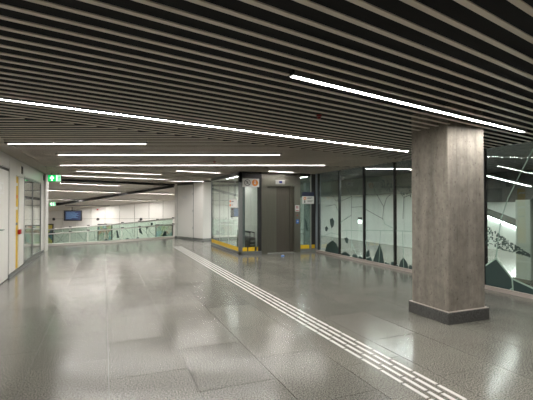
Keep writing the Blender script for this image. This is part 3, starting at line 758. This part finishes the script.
# ------------------------------------------------------------------ balustrade at the head of the ramp
bal = empty('glass_balustrade', B1, label='green glass balustrade with two steel handrails at the ramp head', cat='balustrade')
Bm = B0-(B1-B0).normalized()*2.6
def base_pt(u):
    s, e = (B0, B1) if u < 110 else (B1, B2)
    n = V((-(e-s).y, (e-s).x, 0)); return PL(u, 220, s, n), n, s
def bal_pt(u, v):
    s, e = (B0, B1) if u < 110 else (B1, B2)
    n = V((-(e-s).y, (e-s).x, 0)); return PL(u, v, s, n)
def vrail(u): # pixel row of the upper handrail along the photo
    T = [(30, 231), (47.5, 229.6), (85, 226.6), (110, 224.6), (140, 221.8), (173, 218.5)]
    for (a, x), (c, y) in zip(T[:-1], T[1:]):
        if a <= u <= c: return x+(y-x)*(u-a)/(c-a)
def vlow(u):
    T = [(30, 235.3), (47.5, 234), (85, 231.2), (110, 229.4), (140, 227.0), (173, 224.3)]
    for (a, x), (c, y) in zip(T[:-1], T[1:]):
        if a <= u <= c: return x+(y-x)*(u-a)/(c-a)
ru = [33, 53, 70, 88, 105, 110, 122, 139, 157, 172.8]
top = [bal_pt(u, vrail(u)) for u in ru]; low = [bal_pt(u, vlow(u)) for u in ru]
nbk = nB                                                     # points away from the camera
tube('handrail', [p-nbk*.10 for p in top], .028, 'alu', bal)
tube('handrail', [p-nbk*.10 for p in low], .022, 'alu', bal)
bpanes = []
for i in range(len(ru)-1):
    if ru[i] == 110: continue
    j = i+2 if ru[i+1] == 110 else i+1
    p, q = V((*top[i].xy, .08)), V((*top[j].xy, .08)); d = (q-p).normalized()*.012
    poly = [p+d, q-d, V((q.x, q.y, top[j].z-.0))-d, V((p.x, p.y, top[i].z-.0))+d]
    if j == i+2:
        m_ = V((*top[i+1].xy, .08)); poly = [p+d, m_, q-d, V((q.x, q.y, top[j].z))-d, V((m_.x, m_.y, top[i+1].z)), V((p.x, p.y, top[i].z))+d]
        h1 = prism('pane', [poly[0], m_, V((m_.x, m_.y, top[i+1].z)), poly[5]], nbk*.014, 'gglass', bal); bpanes.append((ru[i], 110, h1))
        h2 = prism('pane', [m_, poly[2], poly[3], V((m_.x, m_.y, top[i+1].z))], nbk*.014, 'gglass', bal); bpanes.append((110, ru[j], h2))
    else:
        bpanes.append((ru[i], ru[j], prism('pane', poly, nbk*.014, 'gglass', bal)))
for i, u in enumerate(ru):
    if u == 110: continue
    for P in (top[i], low[i]):
        bar('bracket', P-nbk*.11, P+nbk*.03, .05, .06, 'dsteel', bal)
kb = [Bm-nbk*.14, B0-nbk*.14, B1-nbk*.14, B2-nbk*.14, B2+nbk*.16, B1+nbk*.16, B0+nbk*.16, Bm+nbk*.16]
for i in range(3): prism('kerb', [kb[i], kb[i+1], kb[6-i], kb[7-i]], (0, 0, .085), 'whitestone', bal)
def bshard(lst):
    u = sum(x for x, y in lst)/len(lst)/6.66+100
    for a, b_, o in bpanes:
        if a <= u <= b_:
            pts = [bal_pt(100+x/6.66, 195+y/6.66) for x, y in lst]
            prism('shard', [p-nbk*.002 for p in pts], -nbk*.003, 'teal', o); return
for pl in ([(108, 235), (118, 240), (128, 285), (112, 287)], [(258, 225), (270, 220), (285, 265), (262, 250)], [(303, 210), (322, 208), (312, 232)],
           [(165, 298), (180, 286), (200, 294)], [(238, 291), (252, 279), (264, 289)], [(336, 186), (352, 184), (350, 200), (338, 202)],
           [(410, 275), (430, 240), (442, 245), (440, 272)], [(20, 307), (40, 290), (60, 304)]):
    bshard(pl)
def bvein(lst):
    u = sum(x for x, y in lst)/len(lst)
    for a, b_, o in bpanes:
        if a <= u <= b_:
            pts = [bal_pt(x, y)-nbk*.004 for x, y in lst]
            mesh('vein', *join([bar_vf(p, q, .011, .004, up=-nbk) for p, q in zip(pts[:-1], pts[1:])]), 'tealline', o); return
rv = random.Random(3)
for a, b_, o in bpanes:
    for k in range(3):
        u0 = a+(b_-a)*rv.random(); u1 = a+(b_-a)*rv.random(); um = (a+b_)/2
        vb = 246-(um-48)*.066; vt = vlow(min(max(um, 31), 172))
        bvein([(u0, vb-1-(vb-vt)*.1*rv.random()), ((u0+u1)/2+rv.uniform(-2, 2), (vb+vt)/2+rv.uniform(-2, 2)), (u1, vt+1)])

# ------------------------------------------------------------------ ramp hall beyond (sloping ceiling, panelled far wall)
WR = PZ(178, 199.3, 26.0); nP = (E2-E1).cross(WR-E1)
if nP.z < 0: nP = -nP
def SC(u, v): return PL(u, v, E1, nP)                # point on the sloping ceiling
WL = SC(30, 213.2)
wdir = V((WR.x-WL.x, WR.y-WL.y, 0)).normalized(); wn = V((wdir.y, -wdir.x, 0))   # towards the camera
hx = wdir
c0 = E1-dE*5.0+nE*.06; c1 = E2+dE*1.0+nE*.06
c2_, c3_ = WR+wdir*1.5-wn*.3, WL-wdir*2.5-wn*.3
def onplane(p): return V((p.x, p.y, E1.z-((p.x-E1.x)*nP.x+(p.y-E1.y)*nP.y)/nP.z))
prism('ceiling_ramp', [onplane(c0), onplane(c1), onplane(c2_), onplane(c3_)], (0, 0, .1), 'hallceil', kind='structure')
wf = empty('wall_far', (WL+WR)/2-V((0, 0, 3)), kind='structure')
def wfp(u, v): return PL(u, v, WL, wn)
ul = [30, 47, 62.5, 77, 91, 105, 119.5, 134.5, 149, 163, 178.5]
for a, b_ in zip(ul[:-1], ul[1:]):
    p, q = wfp(a, 212), wfp(b_, 212)
    zp, zq = onplane(p).z, onplane(q).z; jz = .95
    d = wdir*.012
    for lo_p, lo_q, hi_p, hi_q in ((-2.6, -2.6, jz-.2, jz-.2), (jz-.185, jz-.185, zp+.05, zq+.05)):
        prism('panel', [V((p.x, p.y, lo_p))+d, V((q.x, q.y, lo_q))-d, V((q.x, q.y, hi_q))-d, V((p.x, p.y, hi_p))+d], -wn*.05, 'white', wf)
pa, pb = WL-wdir*2.5, WR+wdir*1.5
prism('backing', [V((pa.x, pa.y, -2.7))-wn*.06, V((pb.x, pb.y, -2.7))-wn*.06, V((pb.x, pb.y, 3))-wn*.06, V((pa.x, pa.y, 3))-wn*.06], -wn*.1, 'grout', wf)
# side walls and floor of the ramp hall
q0 = V((*(E2+dE*1.0).xy, -2.7)); q1 = V((*(WR+wdir*1.2).xy, -2.7))
prism('wall_ramp_right', [q0, q1, q1+V((0, 0, 5.6)), q0+V((0, 0, 5.6))], wdir*.1, 'white', kind='structure')
q2 = V((*(E1-dE*4.2).xy, -2.7)); q3 = V((*(WL-wdir*2.0).xy, -2.7))
prism('wall_ramp_left', [q2, q3, q3+V((0, 0, 5.6)), q2+V((0, 0, 5.6))], -wdir*.1, 'white', kind='structure')
prism('wall_outer_left', [V((-4.5, 16.3, 0)), V((-4.5, 17.6, 0)), V((-4.5, 17.6, 2.98)), V((-4.5, 16.3, 2.98))], (-.1, 0, 0), 'white', kind='structure')
prism('floor_ramp', [q0, q1, q3, q2], (0, 0, -.1), 'tile', kind='structure')
prism('wall_ramp_head', [V((*(B0-dB*4).xy, -2.7))+nbk*.17, V((*(B2+dB*1.2).xy, -2.7))+nbk*.17, V((*(B2+dB*1.2).xy, -.02))+nbk*.17, V((*(B0-dB*4).xy, -.02))+nbk*.17], nbk*.05, 'cream', kind='structure')
# lamps of the ramp hall
def slope_lamp(a, b_, n, lab):
    P, Q = SC(*a)-V((0, 0, .05)), SC(*b_)-V((0, 0, .05)); lamp(P, Q, n, lab, wd=.07, hgt=.03, group='linear lights of the ramp hall', ml='led_ramp', lip=.009)
slope_lamp((40, 188.8), (121, 191.8), 2, 'nearest left light line on the sloping ramp hall ceiling')
slope_lamp((132, 192), (173.5, 193.4), 1, 'nearest right light line on the sloping ramp hall ceiling, beside the partition')
slope_lamp((40, 198.4), (79, 199.1), 1, 'middle left light line on the sloping ramp hall ceiling')
slope_lamp((92.5, 198.9), (157, 199.8), 2, 'middle right light line on the sloping ramp hall ceiling')
slope_lamp((66, 205.0), (109, 204.8), 1, 'farthest light line on the ramp hall ceiling above the hanging screen')
slope_lamp((61, 181.8), (120, 184.8), 2, 'light line just behind the black ceiling edge of the ramp hall')
# black diagonal track under the sloping ceiling
P, Q = SC(57, 203.0)-V((0, 0, .03)), SC(174, 184.4)-V((0, 0, .03))
tr = empty('lighting_track', (P+Q)/2, label='black track running diagonally across the sloping ramp hall ceiling', cat='track')
bar('rail', P-V((0, 0, .12)), Q-V((0, 0, .12)), .10, .12, 'black', tr)
bar('mount', P-V((0, 0, .05)), P+(Q-P).normalized()*.2-V((0, 0, .05)), .14, .08, 'black', tr); bar('mount', Q-(Q-P).normalized()*.2-V((0, 0, .05)), Q-V((0, 0, .05)), .14, .08, 'black', tr)
zs = (SC(57, 203.4)-CP).dot(V((math.sin(YAW), math.cos(YAW), 0)))
exit_sign(49.8, 55.4, 202.2, 205.9, zs-.4, .55, 'tiny far green exit sign at the end of the black diagonal track', 1.9)
# hanging departure screen
zt_ = 24.5
a, b_ = PZ(63.7, 220.9, zt_), PZ(81.5, 210.5, zt_)
ex = V((b_.x-a.x, b_.y-a.y, 0)); Wt = ex.length; ex.normalize(); fr = V((ex.y, -ex.x, 0)); Ht = b_.z-a.z
tv = empty('hanging_screen', (a+b_)/2-V((0, 0, Ht/2)), label='black framed hanging information screen in the ramp hall', cat='screen')
def tq(x, z, o=0.): return a+ex*x*Wt+V((0, 0, z*Ht))+fr*o
prism('casing', [tq(0, 0), tq(1, 0), tq(1, 1), tq(0, 1)], -fr*.09, 'black', tv)
dsp = prism('display', [tq(.09, .12), tq(.95, .10), tq(.95, .93), tq(.09, .93)], fr*.006, 'screen', tv)
mesh('text_rows', *join([prism_vf([tq(.14, z, .006), tq(.14+l, z, .006), tq(.14+l, z+.035, .006), tq(.14, z+.035, .006)], fr*.003) for z, l in ((.82, .5), (.70, .68), (.60, .6), (.50, .7), (.40, .55), (.30, .66), (.20, .3))]), 'screenline', dsp)
tube('hanger', [tq(.45, 1, -.05), V((*tq(.45, 1, -.05).xy, onplane(tq(.45, 1)).z))], .03, 'black', tv)
# posters on the far wall
for u0, u1, v0, v1, mt, lab in ((97.6, 112.5, 223.8, 244, 'poster1', 'colourful framed poster on the far ramp wall, middle of three'), (155.5, 173, 224.5, 242, 'poster1', 'blue and yellow framed poster on the far ramp wall nearest the partition'), (40, 53.8, 223.8, 247, 'poster2', 'red and dark framed poster on the far ramp wall nearest the left wall')):
    a, b_ = wfp(u0, v1), wfp(u1, v0)
    po = empty('poster', (a+b_)/2-V((0, 0, (b_.z-a.z)/2)), label=lab, cat='poster', group='framed posters on the far wall')
    prism('frame', [V((a.x, a.y, a.z)), V((b_.x, b_.y, a.z)), V((b_.x, b_.y, b_.z)), V((a.x, a.y, b_.z))], wn*.05, 'dsteel', po)
    i_ = wdir*.07; o_ = wn*.05
    prism('print', [V((a.x, a.y, a.z+.07))+i_+o_, V((b_.x, b_.y, a.z+.07))-i_+o_, V((b_.x, b_.y, b_.z-.07))-i_+o_, V((a.x, a.y, b_.z-.07))+i_+o_], wn*.006, mt, po)
for u, lab in ((54, 'round dark speaker on the far ramp wall below the small exit sign'), (98, 'round dark speaker on the far ramp wall above the middle poster'), (141, 'round dark speaker on the far ramp wall toward the partition')):
    p = wfp(u, 219.2)
    s = empty('wall_speaker', p-V((0, 0, .1)), label=lab, cat='speaker', group='round speakers on the far wall')
    mesh('rim', *disc_vf(p, wn, .09, .05, 16, .07), 'grey', s); mesh('cone', *disc_vf(p, wn, .07, .03, 16), 'black', s)
p = wfp(97.6, 209.6)
al = empty('alarm_sounder', p, label='small red alarm sounder high on the far ramp wall', cat='alarm')
prism('base_plate', [p+wdir*x+V((0, 0, z)) for x, z in ((-.05, -.04), (.05, -.04), (.05, .04), (-.05, .04))], wn*.03, 'red', al)
mesh('dome', *disc_vf(p, wn, .03, .06, 12), 'red', al)

# ------------------------------------------------------------------ ceiling devices
for (u, v, lab, mt) in ((319, 117, 'dark red detector head under the ceiling slats left of the column', 'dred'), (214.5, 162, 'dark red detector head under the ceiling in front of the lift lobby', 'dred')):
    p = G(u, v, 2.68)
    dt = empty('ceiling_detector', V((p.x, p.y, 2.64)), label=lab, cat='detector', group='red ceiling detectors')
    mesh('base_ring', *disc_vf((p.x, p.y, 2.705), (0, 0, -1), .034, .02, 16), mt, dt)
    mesh('sensor_head', *disc_vf((p.x, p.y, 2.68), (0, 0, -1), .022, .025, 12), mt, dt)
    tube('conduit', [(p.x, p.y, 2.7), (p.x, p.y, 2.97)], .01, 'black', dt)
p = G(376.5, 267.5)
# small item on the floor in front of the lift
p = G(282.7, 256.3)
lt = empty('floor_scrap', p, label='tiny blue and white scrap lying on the floor before the lift', cat='litter')
prism('wrapper', [p+V((-.05, -.03, .001)), p+V((.05, -.02, .001)), p+V((.04, .04, .001)), p+V((-.04, .03, .001))], (0, .01, .035), 'blue', lt)
prism('wrapper_fold', [p+V((-.02, -.03, .036)), p+V((.03, -.02, .036)), p+V((.02, .02, .036))], (0, .01, .012), 'signwhite', lt)

# ------------------------------------------------------------------ back wall closing the corridor behind the viewpoint
box('wall_back', (-2.2, -5.1, 0), (13.3, -5, 2.98), 'white', kind='structure')
